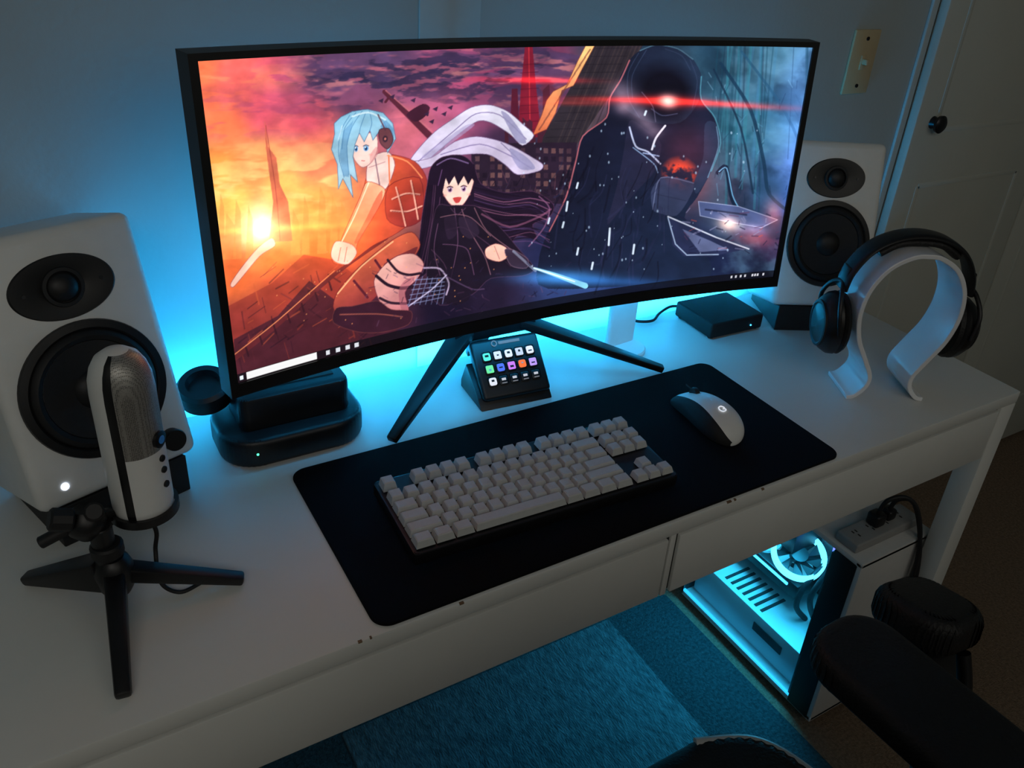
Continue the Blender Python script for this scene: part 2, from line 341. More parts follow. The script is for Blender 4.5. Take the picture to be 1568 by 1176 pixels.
for sd,(sx,sy),th_,dk,lt in ((21,(120,36),.48,(92,66,100),(222,120,128)),(77,(90,26),.52,(66,52,84),(240,146,140)),(131,(60,18),.55,(46,40,68),(196,104,124))):
    cl=fbm(X/sx,Y/sy,sd,5); cl2=fbm(X/sx,(Y-5)/sy,sd,5)
    e1=sm(cl,th_-.02,th_+.05)
    mix(e1*m1*.85,dk); mix(e1*np.clip((cl2-cl)*14,0,1)*m1*.55,lt)
c2=fbm(X/90,Y/22,33,4)
mix(sm(c2,.50,.62)*np.clip(1-np.abs(Y-285)/80,0,1)*np.clip((560-X)/60,0,1)*.65,(255,228,150))
mix(sm(c2,.53,.62)*np.clip(1-np.abs(Y-180)/50,0,1)*np.clip((520-X)/60,0,1)*.7,(176,80,112))
mix(sm(fbm(X/70,Y/16,43,4),.5,.6)*np.clip(1-np.abs(Y-125)/30,0,1)*np.clip((480-X)/60,0,1)*.55,(255,150,110))
sk=fbm(X/50,Y/50,57,5); mix(sm(sk,.5,.7)*np.clip((X-1080)/60,0,1)*.35,(120,170,200)); mix(sm(1-sk,.5,.7)*np.clip((X-1060)/60,0,1)*.5,(16,34,54))
def rnd(pts,sub=4,closed=True):
    P=np.array(pts,float); n=len(P)
    if n<3: return P
    o=[]
    for i in range(n if closed else n-1):
        p0=P[(i-1)%n] if (closed or i>0) else P[0];p1=P[i];p2=P[(i+1)%n];p3=P[(i+2)%n] if (closed or i+2<n) else P[-1]
        ma=(p2-p0)*.42; mb=(p3-p1)*.42
        for k in range(sub):
            t=k/sub; o.append((2*t**3-3*t**2+1)*p1+(t**3-2*t**2+t)*ma+(-2*t**3+3*t**2)*p2+(t**3-t**2)*mb)
    if not closed: o.append(P[-1])
    return np.array(o)
def poly(pts,col,a=1.,grad=None,r=True,oc=None,ow=1.1,oa=.7):
    P=rnd(pts) if r else np.array(pts,float)
    idx=np.where((X>P[:,0].min()-2)&(X<P[:,0].max()+2)&(Y>P[:,1].min()-2)&(Y<P[:,1].max()+2))[0]
    n=len(P); cov=np.zeros(len(idx))
    for ox,oy in ((-.3,-.3),(.3,.3),(-.3,.3),(.3,-.3)):
        xs,ys=X[idx]+ox,Y[idx]+oy; ins=np.zeros(len(idx),bool)
        for i in range(n):
            x1,y1=P[i];x2,y2=P[(i+1)%n]
            if y1==y2: continue
            ins^=((y1>ys)!=(y2>ys))&(xs<(x2-x1)*(ys-y1)/(y2-y1)+x1)
        cov+=ins*.25
    col=np.array(col,float)
    if grad is not None:
        (gx,gy,hx,hy,c2)=grad; t=np.clip(((X[idx]-gx)*(hx-gx)+(Y[idx]-gy)*(hy-gy))/((hx-gx)**2+(hy-gy)**2),0,1)[:,None]
        cc=col*(1-t)+np.array(c2,float)*t
    else: cc=col
    al=(cov*a)[:,None]; C[idx]=C[idx]*(1-al)+cc*al
    if oc is not None: line(list(map(tuple,P))+[tuple(P[0])],ow,oc,oa,r=False)
def line(pts,w,col,a=1.,soft=.9,w2=None,r=True):
    P=rnd(pts,4,False) if (r and len(pts)>2) else np.array(pts,float); n=len(P)-1; mw=max(w,w2 or 0)+2
    idx=np.where((X>P[:,0].min()-mw)&(X<P[:,0].max()+mw)&(Y>P[:,1].min()-mw)&(Y<P[:,1].max()+mw))[0]
    x,y=X[idx],Y[idx]; al=np.zeros(len(idx))
    for i in range(n):
        (x1,y1),(x2,y2)=P[i],P[i+1]; dx,dy=x2-x1,y2-y1; t=np.clip(((x-x1)*dx+(y-y1)*dy)/(dx*dx+dy*dy+1e-9),0,1)
        d=np.hypot(x-x1-t*dx,y-y1-t*dy); ww=w if w2 is None else w+(w2-w)*(i+t)/n
        al=np.maximum(al,np.clip((ww/2+soft/2-d)/soft,0,1))
    al=(al*a)[:,None]; C[idx]=C[idx]*(1-al)+np.array([col],float)*al
def glow(cx,cy,rx,ry,col,a=1.,p=1.):
    global C
    g=np.exp(-(((X-cx)/rx)**2+((Y-cy)/ry)**2)**p)*a
    C=C+(np.array([col],float)-C*.35)*g[:,None]
def dot(cx,cy,rx,ry,col,a=1.): mix(np.clip(1.5-1.5*np.hypot((X-cx)/rx,(Y-cy)/ry)+.3,0,1)*a,col)
RC=random.choice; RR=random.random; RU=random.uniform
for x,hh,wd in ((335,300,6),(360,310,8),(380,320,7),(470,310,7),(495,295,9),(515,310,8),(452,330,10),(345,330,14),(530,320,9)): poly([(x,hh),(x+wd,hh+20),(x+wd+3,400),(x-3,400)],(240,150,84),.5,r=False)
poly([(404,193),(410,232),(424,250),(430,290),(444,318),(452,378),(414,378),(420,318),(412,268),(407,235)],(206,106,84),.9,r=False); line([(406,200),(424,300),(432,376)],1.2,(150,60,60),.7)
poly([(350,470),(420,440),(470,400),(520,410),(560,440),(560,560),(365,585)],(140,54,48),.7,r=False)
poly([(360,520),(430,490),(480,440),(520,470),(600,500),(640,540),(365,585)],(64,30,42),.85,r=False)
for k in range(90):
    x=365+RR()*230;y=425+RR()*120; L=8+24*RR();a=RC((-.75,-.6,-.6,.5,1.2))+RR()*.2
    line([(x,y),(x+L*math.cos(a),y+L*math.sin(a))],1.+1.8*RR(),RC([(150,62,50),(50,24,34),(196,92,60),(90,40,50),(36,18,30)]),.45)
line([(362,548),(430,503),(520,433),(604,380)],8,(92,38,44),1,w2=5); line([(362,542),(430,497),(520,427)],1.6,(245,150,100),.8)
for k in range(7): line([(380+k*22,534-k*15),(384+k*22,546-k*15)],3,(50,24,34),.8)
poly([(418,372),(424,384),(400,398),(372,428),(358,442),(354,436),(372,412),(396,386)],(250,206,190),.95,oc=(150,80,80))
poly([(824,80),(836,80),(840,130),(850,225),(812,225),(818,140)],(118,30,50),r=False); line([(830,82),(832,215)],1.6,(205,60,66),.7)
for k in range(9): line([(817,110+k*13),(845,108+k*13)],1,(70,18,36),.7)
poly([(803,148),(812,148),(816,225),(800,225)],(84,30,50),r=False); poly([(852,150),(862,140),(868,225),(852,225)],(80,36,52),r=False)
for k in range(14):
    x=790+RR()*90; y=190+RR()*30; poly([(x,y),(x+6,y+RR()*6),(x+6,245),(x,245)],(70,34,50),r=False)
poly([(936,70),(1010,70),(960,150),(905,235),(880,300),(840,300),(852,225)],(46,40,48),r=False)
for k in range(12): line([(938+k*6,74),(864+k*6,262)],2.,RC([(70,58,60),(34,28,36),(80,66,66)]),.4)
for k in range(14): line([(934-k*7,82+k*13),(990-k*8,80+k*13)],1.4,(28,24,32),.5)
poly([(922,72),(936,72),(912,118),(900,142),(882,150),(872,186),(858,212),(836,222),(850,190),(858,166),(868,152),(890,140),(906,104)],(255,210,140),1,grad=(930,70,840,220,(205,108,76)),r=False,oc=(120,60,50))
for k in range(10): line([(926-k*8,84+k*13),(918-k*8,96+k*13)],2.4,(110,62,54),.6)
poly([(738,236),(905,232),(900,330),(742,326)],(42,30,46),r=False)
for i in range(13):
    for j in range(6):
        if RR()<.8: x=745+i*12;y=242+j*13; poly([(x,y),(x+7,y),(x+7,y+8),(x,y+8)],RC([(120,88,90),(86,60,70),(28,20,34),(140,98,92),(66,46,62)]),.6,r=False)
for k in range(80):
    x=745+RR()*150;y=296+RR()*50;line([(x,y),(x+RU(-10,10),y-RR()*22)],1.2,RC([(20,14,28),(96,62,74),(60,44,66),(30,22,38)]),.6)
for k in range(26):
    x=1092+RR()*150; line([(x,66),(x-14+RU(-8,8),180+RR()*160)],1.+RR()*3.5,RC([(26,62,82),(60,130,150),(24,44,66),(70,124,160),(30,72,92)]),.38)
for k in range(44):
    x=1100+RR()*125;y=110+RR()*240; line([(x,y),(x+RU(-10,12),y+RU(6,22))],1.2,RC([(30,60,84),(90,150,186),(20,36,60),(130,180,210)]),.45)
line([(1120,100),(1160,170),(1176,250),(1182,300),(1215,330)],5,(24,50,74),.8);line([(1110,110),(1146,200),(1160,300)],3,(24,44,66),.8)
line([(1150,80),(1196,150),(1222,210),(1232,280)],4,(38,78,108),.6)
glow(1228,255,26,110,(70,95,160),.6); glow(1228,150,24,60,(50,70,100),.6)
line([(1112,272),(1124,262),(1130,305),(1138,326),(1156,340)],6,(20,34,56),.95); line([(1114,270),(1125,264),(1132,305),(1140,324)],1.6,(120,180,220),.9)
glow(1058,280,34,38,(200,60,40),.8)
hood=[(986,100),(1002,84),(1027,74),(1058,79),(1080,95),(1092,122),(1091,158),(1110,186),(1117,226),(1103,270),(1082,312),(1064,344),(1090,392),(1100,428),(1060,445),(860,462),(845,420),(860,372),(888,318),(902,262),(912,222),(948,192),(954,160),(972,132)]
poly(hood,(22,24,42),grad=(960,200,1100,300,(28,38,62)))
poly([(986,100),(1002,84),(1027,74),(1058,79),(1080,95),(1092,122),(1088,160),(1060,196),(1010,196),(972,170),(968,136)],(24,28,46),1,grad=(980,100,1090,130,(38,52,76)))
k_=np.hypot((X-1038)/44,(Y-150)/46); mix(np.clip(1.25-k_,0,.6)*1.6,(13,12,24))
for pts in ([(1000,88),(984,120),(984,160),(1000,190)],[(1012,82),(990,124),(990,160)],[(1076,96),(1086,130),(1078,172)],[(1040,80),(1064,90),(1076,112)]): line(pts,1.3,(58,70,98),.55)
line([(1018,176),(1034,186),(1056,182)],1.6,(70,76,104),.7); line([(1004,150),(1020,172),(1024,196)],1.4,(96,96,124),.6)
k_=((X-1058)**2/26**2+(Y-276)**2/26**2); mix(np.clip(1.2-k_,0,1)*sm(fbm(X/9,Y/9,71,3),.3,.6),(214,76,58))
line([(986,100),(972,132),(956,160),(950,192),(914,222),(903,262),(888,318),(862,372)],2.2,(206,116,124),.75)
line([(1092,122),(1091,158),(1110,186),(1117,226),(1103,270)],1.8,(90,160,182),.75)
line([(1002,84),(1027,74),(1058,79),(1080,95)],1.6,(100,140,160),.65)
poly([(985,196),(1008,208),(1032,232),(1020,276),(1000,300),(975,330),(950,360),(965,300),(975,250)],(46,44,68),.5)
line([(985,206),(994,236),(1012,244),(1030,262)],2.6,(196,206,236),.9);line([(990,238),(1020,262),(1026,276)],1.6,(150,180,220),.8);line([(1038,202),(1024,222),(1018,240)],3,(226,230,245),.95); line([(1005,246),(1028,250)],2,(170,190,230),.8)
poly([(1030,284),(1050,282),(1078,290),(1070,316),(1052,342),(1030,340),(1018,334),(1016,306)],(54,62,90),.9); line([(1018,334),(1030,284),(1078,290)],1.3,(130,140,176),.6); line([(1024,310),(1066,318)],1.3,(40,46,70),.8)
poly([(1096,196),(1112,196),(1114,232),(1098,280),(1082,306),(1078,290),(1092,250)],(40,54,80),.9); line([(1112,200),(1114,232),(1098,280)],1.4,(120,170,200),.7)
for k in range(70):
    x=880+RR()*170;y=225+RR()*190; line([(x,y),(x-RR()*12,y+16+RR()*20),(x-RR()*30,y+26+RR()*46)],1.2+RR()*2.2,RC([(36,40,68),(12,12,24),(44,46,76),(15,15,30)]),.4)
for (x,y,r) in ((972,148,18),(982,166,22),(1010,200,13),(1022,212,12),(1000,186,14),(976,176,12)): glow(x,y,r,r*.8,(140,115,125),.5)
glow(1043,163,120,4.5,(255,40,30),.85); glow(1043,163,50,9,(255,60,50),.6); glow(1043,163,12,10,(255,200,190),1.); glow(1150,166,60,4,(255,40,30),.4); glow(1070,240,40,46,(160,40,40),.25)
glow(838,134,70,4.5,(235,40,40),.85); glow(900,170,60,4,(200,50,40),.35)
poly([(1084,318),(1140,322),(1192,338),(1170,352),(1120,346),(1086,340)],(80,92,134),r=False,oc=(190,200,235)); line([(1094,330),(1150,334)],3,(40,46,74),.9)
poly([(1040,344),(1108,372),(1150,386),(1100,402),(1062,404),(1046,388)],(40,46,76),r=False); line([(1040,344),(1108,372),(1152,386)],2.2,(220,226,244),.9,r=False);line([(1040,346),(1050,386),(1066,402),(1110,398)],1.8,(176,196,226),.85,r=False)
poly([(1060,362),(1100,378),(1126,390),(1084,396)],(120,130,170),.7,r=False)
glow(1126,350,14,11,(255,200,170),.95); glow(1160,355,20,8,(190,160,190),.5); glow(1188,330,12,22,(220,90,70),.5); glow(1160,370,24,11,(180,70,60),.5)
for k in range(50):
    x=1060+RR()*130;y=332+RR()*70; line([(x,y),(x+RU(-12,16),y+RU(-7,8))],1.+RR()*1.6,RC([(180,80,74),(30,30,56),(150,150,186),(20,20,40),(90,60,90)]),.5)
line([(598,152),(640,192),(690,240)],7,(88,40,56),1,w2=12); line([(600,150),(646,190),(690,228)],1.6,(200,120,130),.8); poly([(634,188),(660,172),(672,178),(664,192),(648,200)],(66,32,50)); line([(606,160),(600,168)],4,(88,40,56))
OC=(110,86,124)
poly([(640,262),(656,240),(680,216),(706,198),(738,178),(768,174),(796,184),(820,204),(838,222),(820,238),(800,220),(770,202),(748,200),(716,222),(686,246),(650,276)],(206,196,220),1,grad=(640,270,838,222,(230,228,244)),oc=OC)
poly([(606,258),(640,262),(676,256),(712,232),(746,224),(780,230),(806,240),(834,256),(852,268),(846,278),(812,284),(792,268),(764,252),(716,254),(676,270),(640,276),(612,272)],(204,192,218),1,oc=OC)
line([(654,262),(712,214),(746,188),(784,190),(826,228)],1.6,(120,106,150),.8); line([(690,252),(752,236),(800,254),(834,274)],1.6,(120,106,150),.8);line([(786,234),(816,262)],1.2,(90,80,120),.8); poly([(786,184),(798,190),(818,216),(826,234),(812,232),(796,206)],(150,146,184),.8); poly([(800,242),(826,256),(840,274),(818,276),(806,262)],(150,146,184),.8)
poly([(660,254),(700,226),(730,206),(744,206),(710,232),(676,256)],(168,158,196),.6)
poly([(578,262),(604,250),(648,262),(668,292),(664,338),(622,372),(580,392),(540,418),(516,410),(540,368),(560,322)],(232,108,64),1,grad=(560,300,670,320,(150,54,52)),oc=(110,36,40))
poly([(574,258),(604,246),(616,268),(600,306),(572,296)],(248,216,208),1,oc=(120,70,90)); line([(584,256),(592,300)],2,(120,90,110),.8);line([(606,252),(608,300)],2.4,(240,120,80),.9); line([(574,270),(600,262)],1.2,(170,120,130),.7)
poly([(572,292),(600,304),(594,326),(576,356),(558,384),(552,402),(528,402),(530,382),(544,350),(560,316)],(255,186,150),1,grad=(600,300,520,400,(255,124,84)),oc=(130,44,40))
poly([(596,306),(594,326),(576,356),(560,384),(552,384),(570,350),(586,318)],(206,84,64),.6)
poly([(522,382),(548,388),(556,402),(542,418),(522,414),(514,402)],(250,212,200),1,oc=(130,60,60)); line([(530,392),(526,412)],1.1,(150,80,80),.8); line([(540,392),(536,414)],1.1,(150,80,80),.8)
line([(574,294),(552,344),(532,382)],2,(255,236,205),.9)
poly([(606,300),(656,288),(662,348),(634,364),(604,350)],(196,78,56),1,grad=(606,300,660,360,(120,40,46)),oc=(96,30,38))
for pts in ([(612,320),(634,312),(656,314)],[(610,338),(636,340),(660,332)],[(618,302),(626,330),(634,362)],[(642,292),(648,320),(654,352)]): line(pts,2.6,(240,180,160),.85); line([(p[0]+2.2,p[1]+1) for p in pts],1,(90,30,36),.7)
line([(604,252),(636,262),(660,288)],2,(255,160,110),.8); glow(540,370,60,60,(255,100,50),.4)
poly([(545,220),(584,218),(587,244),(576,264),(562,269),(548,252)],(253,218,208),1,oc=(150,90,100))
for (ex,ey,ew) in ((569,240,4.4),(553,240.5,3.2)):
    dot(ex,ey,ew+.6,5,(250,250,255)); dot(ex,ey,ew,4.8,(84,150,205)); dot(ex,ey+.5,ew*.5,3,(26,44,84)); dot(ex-1,ey-1.6,1.2,1.3,(255,255,255)); line([(ex-ew,ey-3.6),(ex,ey-5.2),(ex+ew,ey-3.6)],1.3,(54,60,90),.9)
line([(562,259),(567,259.5)],1.1,(190,90,94)); dot(577,250,4,2.2,(250,170,160),.6)
poly([(576,250),(586,238),(588,250),(577,264)],(214,150,150),.6)
HO=(58,96,134)
poly([(518,216),(517,200),(528,190),(546,182),(570,179),(596,185),(612,202),(617,226),(604,248),(598,226),(590,214),(580,228),(575,212),(566,230),(558,216),(551,234),(548,252),(556,292),(544,280),(549,316),(532,286),(525,302),(523,264),(513,240)],(138,188,214),1,grad=(530,180,556,310,(184,214,228)),oc=HO,r=False)
poly([(548,196),(538,236),(542,284),(533,282),(526,250),(532,212)],(98,146,186),.6,r=False); poly([(600,196),(614,210),(614,228),(604,244),(600,224),(592,206)],(98,146,186),.7,r=False)
for pts in ([(562,182),(546,206),(538,236),(542,280)],[(574,182),(578,200),(575,212)],[(586,186),(600,204),(606,232)],[(542,188),(527,214),(525,250),(534,284)],[(568,184),(560,206),(558,216)],[(552,184),(534,208),(530,240)]): line(pts,1.1,(80,126,166),.8)
line([(546,190),(572,184),(600,196)],2.6,(222,242,248),.8); line([(530,204),(524,226)],1.6,(214,236,244),.7)
poly([(590,212),(606,210),(613,228),(604,242),(592,232)],(110,66,74),1,oc=(40,26,40)); dot(600,226,4.4,5.4,(40,30,46)); dot(600,226,2,2.4,(200,120,110)); line([(588,188),(600,212)],2.4,(90,56,70),.9)
HB=(32,21,38)
poly([(668,300),(674,272),(692,256),(722,253),(742,267),(754,298),(790,312),(836,310),(868,330),(862,350),(836,362),(842,384),(812,380),(796,398),(774,378),(752,392),(700,396),(676,424),(664,440),(640,446),(654,400),(660,350)],HB,1,oc=(96,60,90),oa=.6)
for k in range(26): 
    y0=298+k*3.2; line([(744,y0),(790,y0+12+RU(-3,3)),(832,y0+10+RU(-8,8)),(862,y0+18+RU(-10,10))],.9+RR(),RC([(90,66,110),(62,42,74),(160,104,134),(16,11,22),(20,14,28),(40,28,52)]),.65)
for k in range(10): x=670+k*3; line([(x,300),(x-6,360),(x-18+RU(-6,6),436)],1.1,RC([(90,56,84),(110,74,100),(18,12,24)]),.6)
poly([(690,280),(741,280),(740,306),(730,326),(717,337),(702,326),(692,308)],(253,210,196),1,oc=(110,60,74))
poly([(688,266),(716,258),(744,268),(748,302),(740,290),(734,300),(727,286),(718,301),(712,286),(703,300),(698,289),(692,316),(684,322),(682,290)],HB,1,r=False)
for (ex,ey,ew) in ((705,307,3.8),(727,306,3.8)):
    dot(ex,ey,ew+.8,4.6,(250,246,250)); dot(ex,ey,ew,4.5,(120,74,120)); dot(ex,ey+.5,1.8,2.6,(40,20,44)); dot(ex-1,ey-1.6,1.1,1.2,(255,255,255)); line([(ex-4.6,ey-3.4),(ex,ey-5.2),(ex+4.6,ey-3.4)],1.4,(28,16,28))
poly([(710,320),(723,319),(720,327),(714,328)],(190,70,70),1); dot(697,316,3.4,2,(250,160,150),.5); dot(735,315,3.4,2,(250,160,150),.5); poly([(702,326),(717,334),(730,326),(717,337)],(214,150,146),.6)
line([(684,268),(706,258),(734,266)],2,(130,104,150),.8); line([(692,276),(686,300)],1.4,(110,76,120),.8)
poly([(682,338),(704,332),(732,332),(752,336),(790,372),(812,398),(838,430),(820,442),(770,446),(742,470),(690,486),(668,440)],(30,22,36),1,oc=(100,66,94),oa=.5)
for pts in ([(690,350),(716,346),(740,352),(770,380)],[(700,370),(724,366),(746,378),(790,410)],[(694,392),(716,394),(734,402),(744,440)],[(712,336),(718,390),(706,450)],[(744,336),(764,372),(806,404)],[(676,400),(700,430),(694,480)],[(724,338),(736,370),(760,410),(770,440)],[(686,360),(680,400),(690,440)],[(706,336),(717,346),(730,336)]): line(pts,1.2,RC([(116,80,110),(86,58,82),(160,112,126)]),.75)
poly([(720,350),(744,356),(752,376),(736,384),(722,372)],(48,36,54),.8); poly([(696,352),(714,350),(716,376),(702,384)],(44,32,50),.8)
poly([(762,400),(778,392),(794,398),(800,410),(784,420),(764,414)],(252,196,178),1,oc=(110,60,70)); line([(776,396),(784,416)],1,(150,90,90),.8); poly([(792,402),(806,402),(828,416),(826,430),(802,426)],(56,44,62),1,oc=(130,100,120)); line([(806,404),(840,434)],4,(120,120,142),1)
line([(756,346),(800,366),(846,350),(864,338)],3,(136,84,112),.7); line([(846,318),(862,336),(854,366),(830,396)],2,(140,94,130),.7)
poly([(520,486),(524,462),(544,438),(566,418),(612,384),(644,372),(658,392),(644,416),(612,446),(576,480),(546,500)],(226,112,78),1,grad=(560,400,600,480,(120,46,54)),oc=(96,30,38))
line([(526,462),(564,422),(614,386)],2.2,(255,200,150),.85); line([(552,444),(574,470)],4,(90,34,46)); line([(586,414),(606,442)],4,(90,34,46)); poly([(600,420),(640,400),(654,396),(640,420),(612,446)],(96,36,48),.7)
poly([(584,446),(598,424),(622,408),(648,406),(664,422),(654,444),(634,464),(640,494),(612,490),(594,478)],(238,186,172),1,grad=(600,410,650,490,(190,116,124)),oc=(96,40,54))
line([(588,438),(606,452),(628,458),(648,456)],5,(38,22,36)); line([(606,414),(622,432),(640,438),(658,436)],4,(42,24,38)); line([(594,472),(612,480),(640,482)],4,(50,30,44)); poly([(634,446),(650,442),(634,466),(640,492),(628,490),(624,462)],(160,90,104),.6)
poly([(524,484),(552,482),(590,476),(612,490),(644,494),(640,514),(600,524),(560,522),(520,506)],(56,28,42),1,oc=(130,70,66),oa=.5); line([(530,494),(590,496),(630,502)],2,(190,106,88),.6)
for i in range(7): line([(654+i*8,440+i*1.2),(640+i*9,484)],1.4,(116,124,164),.7)
for j in range(6): line([(650-j*2.5,446+j*7.6),(704-j*2,444+j*6)],1.3,(146,154,196),.7)
poly([(700,430),(740,440),(736,478),(702,484)],(30,22,36),.8); line([(664,428),(690,430),(704,452),(700,470)],2.6,(200,180,210),.8); line([(700,442),(740,462),(760,462)],2,(84,64,94),.8); line([(640,486),(676,462),(700,440)],2.2,(210,200,230),.8)
for k in range(110):
    x=560+RR()*330;y=418+RR()*90; line([(x,y),(x+RU(-12,12),y+RU(-8,8))],1.+RR(),RC([(20,14,28),(74,48,72),(104,74,100),(46,36,66),(30,24,50)]),.4)
glow(880,444,60,11,(60,130,190),.85); glow(940,448,100,7,(30,70,120),.7); line([(838,430),(870,440),(916,456)],3,(150,220,250),.95,w2=9); line([(838,430),(900,450)],2,(240,252,255),1)
glow(402,358,34,28,(255,225,160),.75); glow(402,357,12,11,(255,255,240),1.); glow(400,358,120,5,(255,190,90),.35); glow(440,380,60,60,(255,140,60),.3)
for k in range(80):
    x=820+RR()*360;y=200+RR()*230; r=.5+RR()*1.1; dot(x,y,r,r*1.6,(200,225,250),.6)
for (x,y,l) in ((954,366,26),(890,326,14),(906,296,8),(884,358,8),(906,398,10),(862,352,8),(990,390,14),(1010,180,6),(928,420,10)): line([(x,y),(x-2,y+l)],3,(225,240,255),.9)
for k in range(50):
    x=420+RR()*380;y=380+RR()*130; dot(x,y,1.1,1.1,(255,170,110),.6)
for (x,y) in ((588,166),(606,160),(640,166),(662,188),(676,180),(690,188),(700,178),(670,200)): poly([(x,y),(x+9,y-4),(x+7,y+4)],(60,40,66),1,r=False)
C=C*(1+(fbm(X/26,Y/18,91,4)-.5)*.30)[:,None]
lum=C.mean(1,keepdims=True); C=lum+(C-lum)*1.1
tb=V_<.032; C[tb]=C[tb]*.25+np.array([12,12,20])*.75
def uvbox(u0,u1,v0,v1,col):
    k=(U_>u0)&(U_<u1)&(V_>v0)&(V_<v1); C[k]=col
uvbox(.004,.009,.008,.022,(230,240,250)); uvbox(.014,.118,.003,.029,(236,236,236))
for u in (.132,.148,.163,.178): uvbox(u,u+.0065,.008,.024,(214,216,224))
for u in (.905,.915,.925,.935,.951,.957,.963,.975): uvbox(u,u+.004,.010,.022,(200,200,210))
C=np.clip(C,0,255)/255.; Cl=np.where(C<=.04045,C/12.92,((C+.055)/1.055)**2.4)
th=(uu.ravel()-.5)*W/R0; vv_=V_*Hs
co=np.stack([R0*np.sin(th),R0*np.cos(th)-R0*cm+vv_*math.sin(tl),z0+vv_*math.cos(tl)],1)
me=bpy.data.meshes.new('display_panel'); nf=(NX-1)*(NY-1)
me.vertices.add(NX*NY); me.vertices.foreach_set('co',co.ravel())
ii=(np.arange(NY-1)[:,None]*NX+np.arange(NX-1)[None,:]).ravel()
lp=np.stack([ii,ii+1,ii+NX+1,ii+NX],1).ravel()
me.loops.add(nf*4); me.loops.foreach_set('vertex_index',lp); me.polygons.add(nf); me.polygons.foreach_set('loop_start',np.arange(nf)*4)
me.update(calc_edges=True)
at=me.color_attributes.new('picture','FLOAT_COLOR','POINT'); at.data.foreach_set('color',np.concatenate([Cl,np.ones((len(Cl),1))],1).ravel().astype(np.float32))
ob=bpy.data.objects.new('display_panel',me); COL.objects.link(ob); ob.parent=mon
m=bpy.data.materials.new('display_picture'); m.use_nodes=True; nt=m.node_tree; b=nt.nodes['Principled BSDF']
a=nt.nodes.new('ShaderNodeVertexColor'); a.layer_name='picture'; nt.links.new(a.outputs['Color'],b.inputs['Emission Color']); b.inputs['Emission Strength'].default_value=1.15
b.inputs['Base Color'].default_value=(.01,.01,.01,1); b.inputs['Roughness'].default_value=.5; b.inputs['Specular IOR Level'].default_value=.2
me.materials.append(m)
# ---------------------------------------------------------------- SPEAKERS
def speaker(loc,yaw,tilt,zf,powered,name='bookshelf_speaker'):
    e=empty(name,loc,yaw); Wd,Hh,D=.174,.281,.135
    M=T(0,0,zf,rx=-tilt)
    box('cabinet',e,(Wd,D,Hh),(0,D/2,Hh/2),M_white,.011,4,M=M)
    Fm=M@T(0,0,.110,rx=math.pi/2)
    lathe('woofer_frame',e,[(.074,-.001),(.0745,.002),(.0735,.0045),(.066,.0055),(.064,.004),(.0635,.0005)],M_black,Fm,n=64)
    lathe('woofer_surround',e,[(.0640,.002),(.062,.006),(.0575,.0085),(.053,.006),(.0515,.002)],M_rub,Fm,n=64)
    lathe('woofer_cone',e,[(.0520,.0045),(.035,.002),(.020,.0008)],M_cone,Fm,n=64)
    lathe('woofer_dust_cap',e,[(.021,.0008),(.018,.0045),(.012,.0075),(.006,.009),(0,.0094)],M_cap,Fm,n=48)
    Ft=M@T(0,0,.221,rx=math.pi/2)
    lathe('tweeter_plate',e,[(1.,-.001),(1.,.001),(.97,.0022),(.5,.0018),(.40,.0008)],M_black,Ft,n=64,sx=.052,sy=.033)
    lathe('tweeter_ring',e,[(.021,.0012),(.020,.0035),(.0165,.0038),(.0155,.0012)],M_rub,Ft,n=40)
    lathe('tweeter_dome',e,[(.0155,.001),(.0125,.005),(.007,.0075),(0,.0085)],M_cap,Ft,n=40)
    for i,(a,b) in enumerate(((-.038,.0),(.038,.0))): lathe('plate_screw_%d'%i,e,[(.002,.002),(.002,.003),(0,.003)],M_metal,Ft@T(a,b,0),n=10)
    if powered:
        lathe('power_light',e,[(.0040,-.001),(.0040,.001),(0,.0012)],emis('power_led',(225,235,255),2.5),M@T(-.058,0,.022,rx=math.pi/2),n=16)
        lathe('volume_knob',e,[(.0125,-.001),(.0125,.011),(.0115,.0125),(0,.0125)],M_black,M@T(.060,0,.026,rx=math.pi/2),n=32)
    s,c=math.sin(tilt),math.cos(tilt)
    prof=[(.004,0),(D-.002,0),(D-.002,zf-s*(D-.002)-.001),(.004,zf-.004*s-.001)]
    prof=[(y,max(z,.0008) if i>1 else z) for i,(y,z) in enumerate(prof)]
    prism('rubber_stand',e,prof,Wd-.03,M_rub,Matrix.Translation((-(Wd-.03)/2,0,0))@Matrix(((0,0,1,0),(1,0,0,0),(0,1,0,0),(0,0,0,1))),.001,1)
    return e
speaker((.034,.770,0),.316,.28,.052,True)
speaker((1.154,.783,0),-.45,.27,.050,False)
# ---------------------------------------------------------------- MICROPHONE
mc=empty('usb_microphone',(0,0,0))
mx_,my_,mz_=.041,.668,.088; Rm=.0280
def mf(k,i):
    a=(i+.5)/64*360
    if 232<a<250 and k>=2 and k<=14: return 1
    if 250<=a<352 and 7<=k<=14: return 2
    return 0
prof=[(0,0),(.024,0),(.0270,.004),(Rm,.012),(Rm,.03),(Rm,.055),(Rm,.072),(Rm,.076),(Rm,.080),(Rm,.100),(Rm,.120),(Rm,.138),(Rm-.001,.152),(Rm-.004,.163),(.019,.172),(.011,.178),(0,.180)]
lathe('body',mc,prof,[M_white,M_black,M_grille],T(mx_,my_,mz_),n=64,matfn=mf,shade=60)
def onmic(name,ang,z,r,h,m):
    a=math.radians(ang); lathe(name,mc,[(r,0),(r,h),(r*.8,h+.0006),(0,h+.0006)],m,T(mx_+Rm*math.cos(a)*.98,my_+Rm*math.sin(a)*.98,mz_+z)@Euler((math.pi/2,0,a+math.pi/2)).to_matrix().to_4x4(),n=24)
onmic('mute_button',318,.088,.0085,.003,M_metal); onmic('mute_light',318,.088,.004,.0042,emis('blue_led',(30,80,130),.35))
